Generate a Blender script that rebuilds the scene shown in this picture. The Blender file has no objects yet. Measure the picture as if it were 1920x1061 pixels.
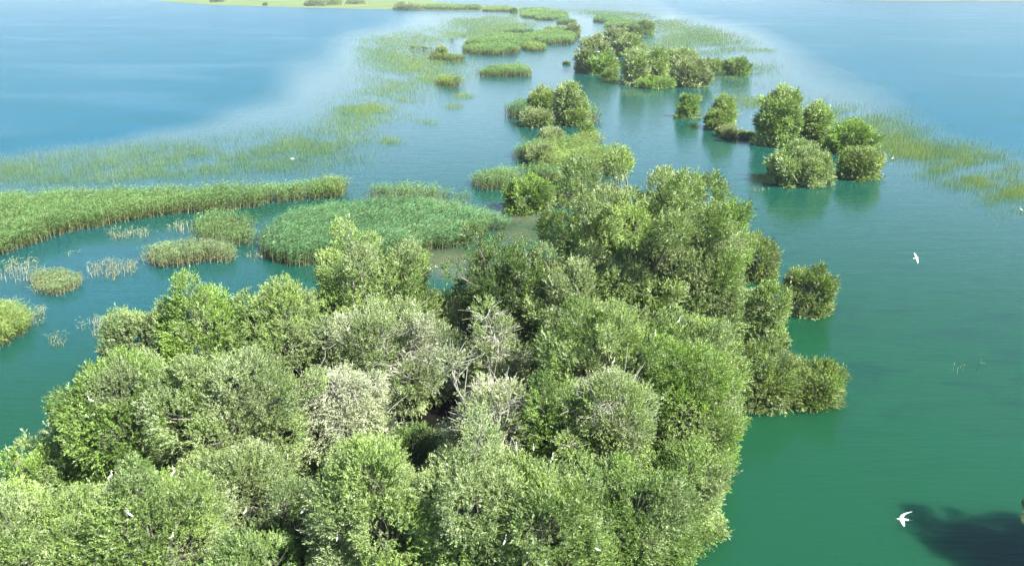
import bpy, math
import numpy as np
from mathutils import Vector

# ------------------------------------------------------------------ camera, sky, sun, exposure
SC = bpy.context.scene
COL = SC.collection
F = 1478.0            # focal length in pixels of the 1920 px wide photograph
H = 35.0              # height of the camera over the water
PITCH = math.radians(20.6)
cam_data = bpy.data.cameras.new('camera')
cam = bpy.data.objects.new('camera', cam_data)
COL.objects.link(cam)
cam.location = (0, 0, H)
cam.rotation_euler = (math.radians(90) - PITCH, 0, 0)
cam_data.sensor_fit = 'HORIZONTAL'
cam_data.angle = 2 * math.atan(960.0 / F)
cam_data.clip_start = 0.5
cam_data.clip_end = 40000
SC.camera = cam

SUN_EL = math.radians(47)
SUN_DIR = Vector((0.83 * math.cos(SUN_EL), -0.557 * math.cos(SUN_EL), math.sin(SUN_EL))).normalized()   # towards the sun
world = bpy.data.worlds.new('World')
SC.world = world
world.use_nodes = True
wn = world.node_tree.nodes
wl = world.node_tree.links
wn.clear()
sky = wn.new('ShaderNodeTexSky')
sky.sky_type = 'NISHITA'
sky.sun_disc = False
sky.sun_elevation = SUN_EL
sky.sun_rotation = math.atan2(SUN_DIR.x, SUN_DIR.y)
sky.air_density = 0.8
sky.dust_density = 0.1
sky.ozone_density = 1.5
bg = wn.new('ShaderNodeBackground')
bg.inputs['Strength'].default_value = 0.07
wo = wn.new('ShaderNodeOutputWorld')
wl.new(sky.outputs[0], bg.inputs[0])
wl.new(bg.outputs[0], wo.inputs[0])
sun_data = bpy.data.lights.new('sun', 'SUN')
sun_data.energy = 5.0
sun_data.angle = math.radians(0.5)
sun_data.color = (1.0, 0.975, 0.91)
sun = bpy.data.objects.new('sun', sun_data)
COL.objects.link(sun)
sun.rotation_euler = SUN_DIR.to_track_quat('Z', 'Y').to_euler()
sun.location = (60, -40, 80)
SC.view_settings.view_transform = 'Standard'
SC.view_settings.look = 'None'
SC.view_settings.exposure = 1.88
SC.view_settings.gamma = 1.0
try:
    SC.cycles.max_bounces = 6
    SC.cycles.diffuse_bounces = 3
    SC.cycles.glossy_bounces = 3
    SC.cycles.transmission_bounces = 4
    SC.cycles.transparent_max_bounces = 4
    SC.cycles.caustics_reflective = False
    SC.cycles.caustics_refractive = False
    SC.cycles.sample_clamp_indirect = 4.0
except Exception:
    pass

# ------------------------------------------------------------------ helpers
RNG = np.random.default_rng(11)
FWD = np.array([0, math.cos(PITCH), -math.sin(PITCH)])
UP = np.array([0, math.sin(PITCH), math.cos(PITCH)])
CAM = np.array([0, 0, H])


def at(px, py, z=0.0):
    """World point at height z seen at a pixel of the 1920x1061 photograph."""
    d = FWD + np.array([1.0, 0, 0]) * ((px - 960) / F) + UP * (-(py - 530.5) / F)
    t = (z - H) / d[2]
    return CAM + d * t


def at_many(p, z):
    p = np.asarray(p, float)
    d = FWD[None] + np.array([[1.0, 0, 0]]) * ((p[:, 0:1] - 960) / F) + UP[None] * (-(p[:, 1:2] - 530.5) / F)
    t = (np.asarray(z, float).reshape(-1) - H) / d[:, 2]
    return CAM[None] + d * t[:, None]


def to_px(P):
    P = np.asarray(P, float) - CAM
    dep = P @ FWD
    dep = np.where(dep < 1e-3, 1e-3, dep)
    return np.stack([960 + F * P[:, 0] / dep, 530.5 - F * (P @ UP) / dep, dep], 1)


def raw_mesh(name, verts, faces, attrs=None, smooth=False):
    """verts (N,3), faces (M,4) or (M,3); attrs: name -> (N,) float or (N,4) colour."""
    me = bpy.data.meshes.new(name)
    verts = np.ascontiguousarray(verts, np.float32)
    faces = np.ascontiguousarray(faces, np.int32)
    M, k = faces.shape
    me.vertices.add(len(verts))
    me.vertices.foreach_set('co', verts.ravel())
    me.loops.add(M * k)
    me.loops.foreach_set('vertex_index', faces.ravel())
    me.polygons.add(M)
    me.polygons.foreach_set('loop_start', np.arange(0, M * k, k, dtype=np.int32))
    if smooth:
        me.polygons.foreach_set('use_smooth', np.ones(M, bool))
    me.update(calc_edges=True)
    for a, v in (attrs or {}).items():
        v = np.ascontiguousarray(v, np.float32)
        if v.ndim == 1:
            at_ = me.attributes.new(a, 'FLOAT', 'POINT')
            at_.data.foreach_set('value', v)
        else:
            at_ = me.attributes.new(a, 'FLOAT_COLOR', 'POINT')
            at_.data.foreach_set('color', v.ravel())
    return me


def add(name, me, mat, parent=None, loc=None):
    o = bpy.data.objects.new(name, me)
    if me is not None and mat is not None and not me.materials:
        me.materials.append(mat)
    COL.objects.link(o)
    if parent is not None:
        o.parent = parent
    if loc is not None:
        o.location = loc
    return o


def tag(o, label=None, cat=None, group=None, kind=None):
    if label: o['label'] = label
    if cat: o['category'] = cat
    if group: o['group'] = group
    if kind: o['kind'] = kind
    return o


def thing(name, label, cat, loc, group=None):
    return tag(add(name, None, None, None, loc), label, cat, group)


class Geo:
    """Collects quads (triangles as quads are avoided; tubes and lofts only)."""
    def __init__(self):
        self.v, self.f, self.c, self.n = [], [], [], 0

    def put(self, v, f, c=None):
        self.v.append(np.asarray(v, float))
        self.f.append(np.asarray(f, int) + self.n)
        if c is not None:
            c = np.asarray(c, float)
            if c.ndim == 1:
                c = np.repeat(c[None], len(v), 0)
            self.c.append(c)
        self.n += len(v)

    def tube(self, pts, rad, sides=5, c=None, squash=1.0):
        pts = np.asarray(pts, float)
        rad = np.asarray(rad, float)
        n = len(pts)
        tan = np.gradient(pts, axis=0)
        tan /= np.linalg.norm(tan, axis=1, keepdims=True) + 1e-9
        ref = np.array([0, 1.0, 0]) if abs(tan[:, 1]).max() < 0.8 else np.array([1.0, 0, 0.1])
        a = np.cross(tan, ref)
        a /= np.linalg.norm(a, axis=1, keepdims=True) + 1e-9
        b = np.cross(tan, a)
        th = np.linspace(0, 2 * np.pi, sides, endpoint=False)
        v = pts[:, None] + rad[:, None, None] * (np.cos(th)[None, :, None] * a[:, None] + squash * np.sin(th)[None, :, None] * b[:, None])
        i = np.arange(n - 1)[:, None] * sides
        j = np.arange(sides)[None]
        j2 = (j + 1) % sides
        f = np.stack([i + j, i + j2, i + sides + j2, i + sides + j], -1).reshape(-1, 4)
        self.put(v.reshape(-1, 3), f, c)

    def mesh(self, name, smooth=True):
        at_ = {'col': np.concatenate(self.c)} if self.c else None
        return raw_mesh(name, np.concatenate(self.v), np.concatenate(self.f), at_, smooth)


def rgba(c, n):
    out = np.ones((n, 4), np.float32)
    out[:, :3] = c
    return out


def wob(p, s, seed):
    """cheap smooth 3-d noise, about -1..1"""
    r = np.random.default_rng(seed)
    out = np.zeros(len(p))
    for k in range(5):
        w = r.normal(size=3)
        w /= np.linalg.norm(w)
        out += np.sin((p @ w) * s * (0.7 + 0.35 * k) + r.uniform(0, 6.28)) * np.cos((p @ np.roll(w, 1)) * s * (0.5 + 0.3 * k) + r.uniform(0, 6.28))
    return out / 2.2


# ------------------------------------------------------------------ materials
def node_mat(name):
    m = bpy.data.materials.new(name)
    m.use_nodes = True
    nt = m.node_tree
    nt.nodes.clear()
    out = nt.nodes.new('ShaderNodeOutputMaterial')
    return m, nt, out


def leaf_mat(name, silver=0.20, trans=0.13, rough=0.52, silver_col=(0.34, 0.40, 0.20)):
    m, nt, out = node_mat(name)
    N, L = nt.nodes, nt.links
    a = N.new('ShaderNodeAttribute'); a.attribute_name = 'col'
    geo = N.new('ShaderNodeNewGeometry')
    mx = N.new('ShaderNodeMix'); mx.data_type = 'RGBA'
    mul = N.new('ShaderNodeMath'); mul.operation = 'MULTIPLY'; mul.inputs[1].default_value = silver
    L.new(geo.outputs['Backfacing'], mul.inputs[0])
    L.new(mul.outputs[0], mx.inputs[0])
    L.new(a.outputs['Color'], mx.inputs[6])
    mx.inputs[7].default_value = (*silver_col, 1)
    p = N.new('ShaderNodeBsdfPrincipled')
    L.new(mx.outputs[2], p.inputs['Base Color'])
    p.inputs['Roughness'].default_value = rough
    p.inputs['Specular IOR Level'].default_value = 0.4
    t = N.new('ShaderNodeBsdfTranslucent')
    hs = N.new('ShaderNodeMix'); hs.data_type = 'RGBA'; hs.blend_type = 'MULTIPLY'; hs.inputs[0].default_value = 1
    L.new(a.outputs['Color'], hs.inputs[6]); hs.inputs[7].default_value = (1.5, 1.5, 0.6, 1)
    L.new(hs.outputs[2], t.inputs['Color'])
    ms = N.new('ShaderNodeMixShader'); ms.inputs[0].default_value = trans
    L.new(p.outputs[0], ms.inputs[1]); L.new(t.outputs[0], ms.inputs[2])
    L.new(ms.outputs[0], out.inputs[0])
    return m


def bark_mat():
    m, nt, out = node_mat('bark')
    N, L = nt.nodes, nt.links
    a = N.new('ShaderNodeAttribute'); a.attribute_name = 'col'
    nz = N.new('ShaderNodeTexNoise'); nz.inputs['Scale'].default_value = 9; nz.inputs['Detail'].default_value = 5
    mx = N.new('ShaderNodeMix'); mx.data_type = 'RGBA'; mx.blend_type = 'MULTIPLY'; mx.inputs[0].default_value = 0.6
    L.new(a.outputs['Color'], mx.inputs[6]); L.new(nz.outputs[0], mx.inputs[7])
    p = N.new('ShaderNodeBsdfPrincipled'); p.inputs['Roughness'].default_value = 0.85
    L.new(mx.outputs[2], p.inputs['Base Color'])
    L.new(p.outputs[0], out.inputs[0])
    return m


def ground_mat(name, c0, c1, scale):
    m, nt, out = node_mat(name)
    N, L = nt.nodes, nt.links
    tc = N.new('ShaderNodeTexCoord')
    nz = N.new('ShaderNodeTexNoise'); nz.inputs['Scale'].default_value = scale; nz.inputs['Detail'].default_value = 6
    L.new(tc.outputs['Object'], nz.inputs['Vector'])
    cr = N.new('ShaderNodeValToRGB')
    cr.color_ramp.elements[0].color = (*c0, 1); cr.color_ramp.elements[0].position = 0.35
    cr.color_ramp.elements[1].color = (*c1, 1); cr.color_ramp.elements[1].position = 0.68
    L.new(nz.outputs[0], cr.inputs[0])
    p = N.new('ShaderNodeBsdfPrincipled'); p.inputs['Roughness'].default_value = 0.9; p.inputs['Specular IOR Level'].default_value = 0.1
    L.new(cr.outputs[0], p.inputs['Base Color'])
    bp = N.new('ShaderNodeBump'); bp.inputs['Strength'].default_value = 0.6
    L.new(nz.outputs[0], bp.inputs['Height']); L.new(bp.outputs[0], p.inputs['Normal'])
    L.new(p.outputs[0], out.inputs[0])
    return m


def plain_mat(name, c, rough=0.6, noise=0.15):
    m, nt, out = node_mat(name)
    N, L = nt.nodes, nt.links
    nz = N.new('ShaderNodeTexNoise'); nz.inputs['Scale'].default_value = 14
    cr = N.new('ShaderNodeValToRGB')
    cr.color_ramp.elements[0].color = (*[x * (1 - noise) for x in c], 1)
    cr.color_ramp.elements[1].color = (*[min(1, x * (1 + noise)) for x in c], 1)
    L.new(nz.outputs[0], cr.inputs[0])
    p = N.new('ShaderNodeBsdfPrincipled'); p.inputs['Roughness'].default_value = rough
    L.new(cr.outputs[0], p.inputs['Base Color'])
    L.new(p.outputs[0], out.inputs[0])
    return m


M_LEAF = leaf_mat('willow_foliage')
M_REED = leaf_mat('reed_blades', silver=0.25, trans=0.22, rough=0.45, silver_col=(0.22, 0.30, 0.16))
M_BARK = bark_mat()
M_MUD = ground_mat('shaded_mud', (0.002, 0.0025, 0.0012), (0.006, 0.006, 0.0035), 0.6)  # wet mud, made blacker to carry the shade under the trees
M_MARSH = ground_mat('marsh_turf', (0.085, 0.135, 0.038), (0.15, 0.19, 0.065), 0.012)
M_HILL = ground_mat('hill_scrub', (0.06, 0.08, 0.05), (0.13, 0.14, 0.10), 0.01)
M_EGRET = plain_mat('white_plumage', (0.66, 0.65, 0.60), 0.7, 0.04)
M_BILL = plain_mat('yellow_bill', (0.45, 0.28, 0.05), 0.4)
M_BLACK = plain_mat('black_plumage', (0.012, 0.012, 0.014), 0.4)
M_LEG = plain_mat('dark_leg', (0.04, 0.04, 0.035), 0.5)


def water_mat():
    m, nt, out = node_mat('lake_water')
    N, L = nt.nodes, nt.links
    def attr(n):
        a = N.new('ShaderNodeAttribute'); a.attribute_name = n
        return a.outputs['Fac']
    def mix(f, a, b, blend='MIX'):
        x = N.new('ShaderNodeMix'); x.data_type = 'RGBA'; x.blend_type = blend
        if isinstance(f, float): x.inputs[0].default_value = f
        else: L.new(f, x.inputs[0])
        for s, v in ((6, a), (7, b)):
            if isinstance(v, tuple): x.inputs[s].default_value = (*v, 1)
            else: L.new(v, x.inputs[s])
        return x.outputs[2]
    def math_(op, a, b=None, c=None, clamp=False):
        x = N.new('ShaderNodeMath'); x.operation = op; x.use_clamp = clamp
        for s, v in ((0, a), (1, b), (2, c)):
            if v is None: continue
            if isinstance(v, (int, float)): x.inputs[s].default_value = v
            else: L.new(v, x.inputs[s])
        return x.outputs[0]
    def noise(scale, sx, sy, detail=3, rot=0.0, dist=0.0):
        mp = N.new('ShaderNodeMapping')
        mp.inputs['Scale'].default_value = (sx, sy, 1); mp.inputs['Rotation'].default_value = (0, 0, rot)
        L.new(tc.outputs['Object'], mp.inputs[0])
        n = N.new('ShaderNodeTexNoise'); n.inputs['Scale'].default_value = scale; n.inputs['Detail'].default_value = detail
        n.inputs['Distortion'].default_value = dist
        L.new(mp.outputs[0], n.inputs['Vector'])
        return n.outputs[0]
    tc = N.new('ShaderNodeTexCoord')
    ripple, deep, silt, weed = attr('ripple'), attr('deep'), attr('silt'), attr('weed')
    big = noise(0.03, 1, 1.6, 4, 0.3)
    base = mix(deep, (0.0062, 0.047, 0.021), (0.008, 0.074, 0.115))
    base = mix(math_('MULTIPLY', math_('SUBTRACT', big, 0.4, clamp=True), 0.8), base, (0.007, 0.054, 0.032))
    wn_ = noise(0.22, 0.6, 1.3, 5, 0.4, 0.6)
    wf = math_('MULTIPLY', weed, math_('MULTIPLY', math_('SUBTRACT', wn_, 0.51, clamp=True), 5.0, clamp=True), clamp=True)
    base = mix(wf, base, (0.005, 0.030, 0.021))
    base = mix(silt, base, (0.085, 0.090, 0.050))
    streak = noise(0.009, 0.6, 1.3, 5, 0.25, 1.6)
    calm = math_('MULTIPLY', math_('SUBTRACT', streak, 0.48, clamp=True), 3.5, clamp=True)
    rip = math_('MULTIPLY', ripple, math_('SUBTRACT', 1.0, math_('MULTIPLY', calm, 0.13)))
    p = N.new('ShaderNodeBsdfPrincipled')
    p.subsurface_method = 'BURLEY'
    L.new(base, p.inputs['Base Color'])
    p.inputs['Subsurface Weight'].default_value = 1.0
    p.inputs['Subsurface Radius'].default_value = (0.25, 1.0, 0.8)
    p.inputs['Subsurface Scale'].default_value = 3.2
    L.new(math_('MULTIPLY_ADD', rip, -0.285, 1.33), p.inputs['IOR'])     # wave slopes turn to the eye: less mirror on ruffled water
    L.new(math_('MULTIPLY_ADD', rip, 0.20, 0.05), p.inputs['Roughness'])
    w1 = noise(1.1, 0.35, 2.0, 4, 0.06, 0.5)
    w2 = noise(0.28, 0.5, 1.5, 2, -0.15, 0.2)
    hgt = math_('ADD', math_('MULTIPLY', w1, 0.09), math_('MULTIPLY', w2, 0.12))
    b = N.new('ShaderNodeBump')
    b.inputs['Distance'].default_value = 1.0
    L.new(math_('MULTIPLY_ADD', rip, 0.60, 0.26), b.inputs['Strength'])
    L.new(hgt, b.inputs['Height'])
    L.new(b.outputs[0], p.inputs['Normal'])
    L.new(p.outputs[0], out.inputs[0])
    return m


# ------------------------------------------------------------------ water
def sstep(x, a, b):
    t = np.clip((x - a) / (b - a), 0, 1)
    return t * t * (3 - 2 * t)


def build_water():
    fine = np.linspace(-0.78, 0.78, 420)
    rest = np.linspace(0.78, 2 * np.pi - 0.78, 42)[1:-1]
    ang = np.concatenate([fine, rest])
    rad = np.concatenate([[0.5], np.geomspace(14, 8800, 350)])
    A, R = np.meshgrid(ang, rad)
    v = np.stack([R * np.sin(A), R * np.cos(A), np.zeros_like(A)], -1).reshape(-1, 3)
    n, k = len(rad), len(ang)
    i = np.arange(n - 1)[:, None] * k
    j = np.arange(k)[None]
    j2 = (j + 1) % k
    f = np.stack([i + j, i + k + j, i + k + j2, i + j2], -1).reshape(-1, 4)[:, ::-1]
    q = to_px(v)
    front = (v[:, 1] > 1)
    x, y = q[:, 0], q[:, 1]
    wv = 18 * np.sin(x * 0.011 + y * 0.03) + 12 * np.sin(x * 0.027 - y * 0.05)
    # limits between the open lake and the sheltered channel
    tab = np.arange(-400, 1400, 2.0)
    def soft(xs, ys):
        v_ = np.convolve(np.pad(np.interp(tab, xs, ys), 40, mode='edge'), np.hanning(81) / np.hanning(81).sum(), mode='valid')
        return np.interp(y, tab, v_)
    lim_l = soft([15, 40, 100, 170, 230, 280, 335, 360], [900, 800, 660, 600, 500, 200, -150, -900])
    lim_r = soft([20, 32, 60, 100, 200, 300, 350, 420], [1150, 1260, 1330, 1430, 1560, 1760, 1980, 2500])
    w = np.interp(y, [0, 100, 330], [110, 140, 180])
    left = 1 - sstep(x + wv, lim_l - w, lim_l + w * 0.5)
    right = sstep(x + wv, lim_r - w * 0.4, lim_r + w)
    rip = np.where(front, np.maximum(np.maximum(left * 1.0, right * 0.92), 0.10 + 0.42 * (1 - sstep(y, 60, 330))), 0.3)
    rip = np.maximum(rip, np.where(front, sstep(-y, -70, -10) * 0.8, 0))
    deep = np.where(front, np.maximum(left, 0.9 * right), 0.0)
    deep = np.maximum(deep, np.where(front, 0.45 * np.exp(-((x - 150) / 420) ** 2 - ((y - 520) / 150) ** 2), 0))  # bluer body colour at the near left, standing in for reflected sky
    deep = np.maximum(deep, np.where(front, 0.30 * (1 - sstep(y, 130, 600)), 0))  # body colour turns bluer with distance, painting in some sky reflection
    silt = np.zeros(len(v))
    for cx, cy, rx, ry, s in ((838, 488, 60, 22, .8), (1000, 408, 75, 17, .75), (945, 395, 40, 12, .5), (975, 440, 50, 20, .6), (860, 510, 60, 16, .6), (800, 500, 50, 20, .5), (905, 470, 60, 30, .25), (640, 510, 60, 14, .25)):
        d = ((x - cx) / rx) ** 2 + ((y - cy) / ry) ** 2
        silt = np.maximum(silt, s * np.exp(-d ** 1.5))
    silt = np.where(front, silt, 0)
    weed = np.where(front, np.exp(-(((x - 1760) / 240) ** 2 + ((y - 660) / 170) ** 2)) * 0.9, 0)
    weed = np.maximum(weed, np.where(front, 0.5 * np.exp(-(((x - 1500) / 150) ** 2 + ((y - 450) / 60) ** 2)), 0))
    me = raw_mesh('lake_water', v, f, {'ripple': rip, 'deep': deep, 'silt': silt, 'weed': weed}, True)
    tag(add('lake_water', me, water_mat()), kind='structure')


build_water()


def flat_poly(name, pts_px, z, mat, thick=0.5):
    p = at_many(pts_px, np.full(len(pts_px), z))
    n = len(p)
    me = bpy.data.meshes.new(name)
    v = [tuple(a) for a in p] + [(a[0], a[1], a[2] - thick) for a in p]
    fs = [tuple(range(n)), tuple(range(2 * n - 1, n - 1, -1))] + [(i, i + n, (i + 1) % n + n, (i + 1) % n) for i in range(n)]
    me.from_pydata(v, [], fs)
    me.update()
    return tag(add(name, me, mat), kind='structure')


flat_poly('marshland', [(240, -4), (330, 5), (400, 10), (520, 13.5), (640, 16.5), (760, 19), (880, 20.5), (1000, 19.5), (1040, 18), (980, 15), (930, 12.5), (870, 9), (815, 3), (770, -5)], 0.12, M_MARSH)
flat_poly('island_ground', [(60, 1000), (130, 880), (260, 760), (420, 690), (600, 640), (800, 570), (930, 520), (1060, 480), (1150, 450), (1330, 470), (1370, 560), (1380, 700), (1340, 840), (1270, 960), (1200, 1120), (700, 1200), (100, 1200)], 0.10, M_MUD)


def far_shore():
    x = np.linspace(-1, 1, 160)
    a0, a1 = at(1660, 2.6), at(2700, 2.6)
    rows = []
    for k, (dy, hh) in enumerate(((0, 0.0), (25, 4.0), (120, 26.0), (300, 62.0), (700, 95.0), (1500, 60.0))):
        t = (x + 1) / 2
        base = a0[None] * (1 - t[:, None]) + a1[None] * t[:, None]
        base = base + np.array([0, dy, 0.0])
        env = np.clip(t * 7, 0, 1) * np.clip((1 - t) * 6, 0, 1)
        rough = 1 + 0.35 * wob(base, 0.006, 3 + k) + 0.2 * wob(base, 0.03, 30 + k)
        base[:, 2] = np.maximum(hh * env * rough, -0.5 if k == 0 else -0.2)
        rows.append(base)
    v = np.concatenate(rows)
    n = len(x)
    i = np.arange(5)[:, None] * n
    j = np.arange(n - 1)[None]
    f = np.stack([i + j, i + j + 1, i + n + j + 1, i + n + j], -1).reshape(-1, 4)
    tag(add('hillside', raw_mesh('hillside', v, f, None, True), M_HILL), kind='structure')


far_shore()

# ------------------------------------------------------------------ foliage
NT, NL = 12, 14


def shoot_templates():
    """leafy willow shoots along +z, unit length: NT variants of NL narrow leaves"""
    out = np.zeros((NT, NL * 4, 3))
    r = np.random.default_rng(5)
    for t in range(NT):
        bend = r.normal(0, 0.18, 2)
        for k in range(NL):
            s = 0.05 + 0.92 * k / (NL - 1)
            o = np.array([bend[0] * s * s, bend[1] * s * s, s * 0.85])
            az = k * 2.4 + r.normal(0, 0.4)
            tilt = np.radians(r.uniform(25, 70)) * (1 - 0.55 * s)
            d = np.array([math.sin(tilt) * math.cos(az), math.sin(tilt) * math.sin(az), math.cos(tilt)])
            side = np.cross(d, r.normal(size=3)); side /= np.linalg.norm(side)
            ln = r.uniform(0.24, 0.36) * (1 - 0.25 * s)
            wd = ln * r.uniform(0.11, 0.16)
            nrm = np.cross(d, side)
            m = o + d * ln * 0.45 + nrm * ln * 0.06
            out[t, k * 4:(k + 1) * 4] = [o, m + side * wd, o + d * ln - nrm * ln * 0.05, m - side * wd]
    return out


TEMPL = shoot_templates()
QUAD = np.arange(4)[None]
SHOOTS = []          # shoot tips of the near crowns: where birds can perch

KIND = {             # leaf colours (fresh, older), share of pale leaves
    'bright': ((0.200, 0.310, 0.048), (0.085, 0.160, 0.022), 0.10),
    'light': ((0.245, 0.330, 0.100), (0.110, 0.175, 0.045), 0.20),
    'mid': ((0.165, 0.260, 0.055), (0.070, 0.130, 0.022), 0.14),
    'olive': ((0.185, 0.245, 0.062), (0.090, 0.130, 0.030), 0.15),
    'grey': ((0.250, 0.310, 0.140), (0.120, 0.170, 0.062), 0.30),
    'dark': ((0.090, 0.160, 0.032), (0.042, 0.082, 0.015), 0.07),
    'dull': ((0.195, 0.225, 0.105), (0.105, 0.132, 0.056), 0.2),
    'white': ((0.370, 0.395, 0.250), (0.185, 0.225, 0.115), 0.45),
}
PALE = np.array([0.47, 0.54, 0.34])


def frames(d, roll):
    d = d / (np.linalg.norm(d, axis=1, keepdims=True) + 1e-9)
    ref = np.where(np.abs(d[:, 2:3]) < 0.9, np.array([[0, 0, 1.0]]), np.array([[1.0, 0, 0]]))
    a = np.cross(ref, d); a /= np.linalg.norm(a, axis=1, keepdims=True) + 1e-9
    b = np.cross(d, a)
    c, s = np.cos(roll)[:, None], np.sin(roll)[:, None]
    return c * a + s * b, -s * a + c * b, d


def crown_mesh(c, rx, ry, rz, dist, kind, seed, dens=1.0, droop=0.0, zmin=0.05, guano=None, spread=1.0, lobe_f=0.36, irr=0.22, plume=0.42):
    r = np.random.default_rng(seed)
    LS = float(np.clip((dist / 62.0) ** 0.72, 0.85, 60))
    R = (rx * ry * rz) ** (1 / 3)
    shoot = 0.68 * LS
    shoot = min(shoot, 0.38 * R)
    lr0 = float(np.clip(lobe_f * R, 0.35, max(1.35, 0.165 * R) if dist < 140 else 0.24 * R))
    top, bot = c[2] + rz, max(c[2] - rz, 0.0)
    cz = bot + 0.40 * (top - bot)
    c = np.array([c[0], c[1], cz])
    E = np.array([rx, ry, top - cz])
    Elow = max(cz - bot, 0.3)
    nl = int(np.clip(2.6 * (R / lr0) ** 2, 10, 120))
    k = np.arange(nl) + 0.5
    phi = np.arccos(1 - 2 * k / nl * 0.86)
    th = np.pi * (1 + 5 ** 0.5) * k + r.uniform(0, 6)
    u = np.stack([np.cos(th) * np.sin(phi) ** 0.8, np.sin(th) * np.sin(phi) ** 0.8, np.cos(phi)], 1)
    u /= np.maximum(1, np.linalg.norm(u, axis=1, keepdims=True)) ** 0.6
    u += r.normal(0, 0.10, u.shape)
    lr = lr0 * r.uniform(0.5, 1.4, nl)
    inner = np.clip(E[None] - lr[:, None] * 0.95 - shoot * 0.35, 0.25 * E, None)
    irr, plume = (irr, plume) if dist < 140 else (0.25 * irr, 0.2)
    wav = 1 + irr * wob(u * 3.0, 0.9, seed + 21)[:, None]
    off = u * inner * (r.uniform(0.70, 1.12, (nl, 1)) + (0.14 if dist < 140 else 0.04) * (r.uniform(0, 1, (nl, 1)) < 0.14)) * wav
    off[:, 2] = np.where(off[:, 2] < 0, off[:, 2] / E[2] * Elow, off[:, 2])
    keep_l = (r.uniform(0, 1, nl) > 0.12) | (u[:, 2] > 0.75)
    off, lr, nl = off[keep_l], lr[keep_l], int(keep_l.sum())
    lc = c[None] + off
    if R > 3.5 and dens >= 0.8:          # boughs of the inner crown
        vi = r.normal(size=(12, 3)); vi /= np.linalg.norm(vi, axis=1, keepdims=True)
        oi = vi * E * 0.52
        oi[:, 2] = np.where(oi[:, 2] < 0, oi[:, 2] / E[2] * Elow, oi[:, 2])
        lc, lr, nl = np.concatenate([lc, c + oi]), np.concatenate([lr, lr0 * r.uniform(1.2, 1.8, 12)]), nl + 12
    nb = int(np.clip(5.5 * R / lr0, 7, 26))
    ab = np.arange(nb) / nb * 6.283 + r.uniform(0, 0.6, nb)
    rb = lr0 * r.uniform(0.55, 1.0, nb)
    kb = np.clip(1 - rb / R, 0.3, 1) * r.uniform(0.72, 0.95, nb)
    lb = np.stack([c[0] + E[0] * kb * np.cos(ab), c[1] + E[1] * kb * np.sin(ab), bot + rb * r.uniform(0.3, 0.8, nb)], 1)
    lc, lr, nl = np.concatenate([lc, lb]), np.concatenate([lr, rb]), nl + nb
    # shoots over the lobes
    area = 4 * np.pi * (lr ** 2).sum()
    n = int(area * (14 if dist < 140 else 24) * dens / (shoot / 0.8) ** 2)
    li = r.choice(nl, n, p=lr ** 2 / (lr ** 2).sum())
    v = r.normal(size=(n, 3)); v /= np.linalg.norm(v, axis=1, keepdims=True)
    depth = 1 - 0.45 * r.uniform(0, 1, n) ** 2
    ax = (lc - c) / E * 0.7 + np.array([0, 0, 0.75]) + r.normal(0, 0.25, (nl, 3))      # boughs are drawn-out plumes
    ax /= np.linalg.norm(ax, axis=1, keepdims=True)
    ax = ax[li]
    p = lc[li] + (v * 0.92 + ax * ((v * ax).sum(1) * plume)[:, None]) * (lr[li] * depth)[:, None]
    rad = (p - c) / np.where((p[:, 2:3] < cz), np.array([[E[0], E[1], Elow]]), E[None])
    rl = np.linalg.norm(rad, axis=1)
    keep = (p[:, 2] > zmin) & (rl > 0.30)
    ud = rad / (rl[:, None] + 1e-9)
    keep &= ((v * ud).sum(1) > -0.25) | (r.uniform(0, 1, n) < 0.2)
    for m in range(nl):
        d = np.linalg.norm((p - lc[m]), axis=1)
        keep &= ~((d < lr[m] * 0.62) & (li != m))
    gap = wob(p, 1.5 / max(lr0, 0.5), seed + 7)
    keep &= (gap > -0.45) | (rl < 0.62) | (r.uniform(0, 1, n) < 0.2)
    p, v, ud, li = p[keep], v[keep], ud[keep], li[keep]
    n = len(p)
    axis = v * 0.75 + ud * 0.5 + np.array([0, 0, 0.55 - 1.5 * droop]) + r.normal(0, 0.32, (n, 3)) * spread
    a, b, d = frames(axis, r.uniform(0, 6.28, n))
    sc = shoot * r.uniform(0.55, 1.15, n) * (1 + 0.5 * (r.uniform(0, 1, n) < 0.12))
    T = TEMPL[r.integers(0, NT, n)]
    V = p[:, None] - d[:, None] * (0.35 * sc)[:, None, None] + sc[:, None, None] * (T[..., 0:1] * a[:, None] + T[..., 1:2] * b[:, None] + T[..., 2:3] * d[:, None])
    V = V.reshape(-1, 3)
    V[:, 2] = np.maximum(V[:, 2], 0.02)
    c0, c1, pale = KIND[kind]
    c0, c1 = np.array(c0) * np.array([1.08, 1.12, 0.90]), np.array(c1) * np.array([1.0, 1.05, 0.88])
    tint = 0.5 + 0.36 * r.normal(size=nl)[li] + 0.25 * wob(p, 0.9, seed + 3) + 0.16 * r.normal(size=n)
    pz = 0.65 * pale + 0.30 * np.clip(wob(p, 0.7, seed + 5) - 0.35, 0, 1) + (0.10 * r.normal(size=nl))[li]
    gsel = np.zeros(n)
    if guano is not None:
        for gp, gr in guano:
            dd = np.linalg.norm((p - gp) * np.array([1, 1, 0.6]), axis=1) / gr
            gsel = np.maximum(gsel, np.clip(1.25 - dd + 0.35 * wob(p, 2.2, seed + 9), 0, 1))
    tl = np.clip(np.repeat(tint, NL) + 0.14 * r.normal(size=n * NL), 0, 1)[:, None]
    colr = c1 * (1 - tl) + c0 * tl
    w1 = np.repeat(wob(p, 0.42, 77) + 0.7 * wob(p, 1.3, 78), NL)[:, None]     # growth differs from bough to bough across neighbouring crowns
    fa, fb = np.clip(w1 - 0.15, 0, 1) * 0.75, np.clip(-w1 - 0.15, 0, 1) * 0.75
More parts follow.
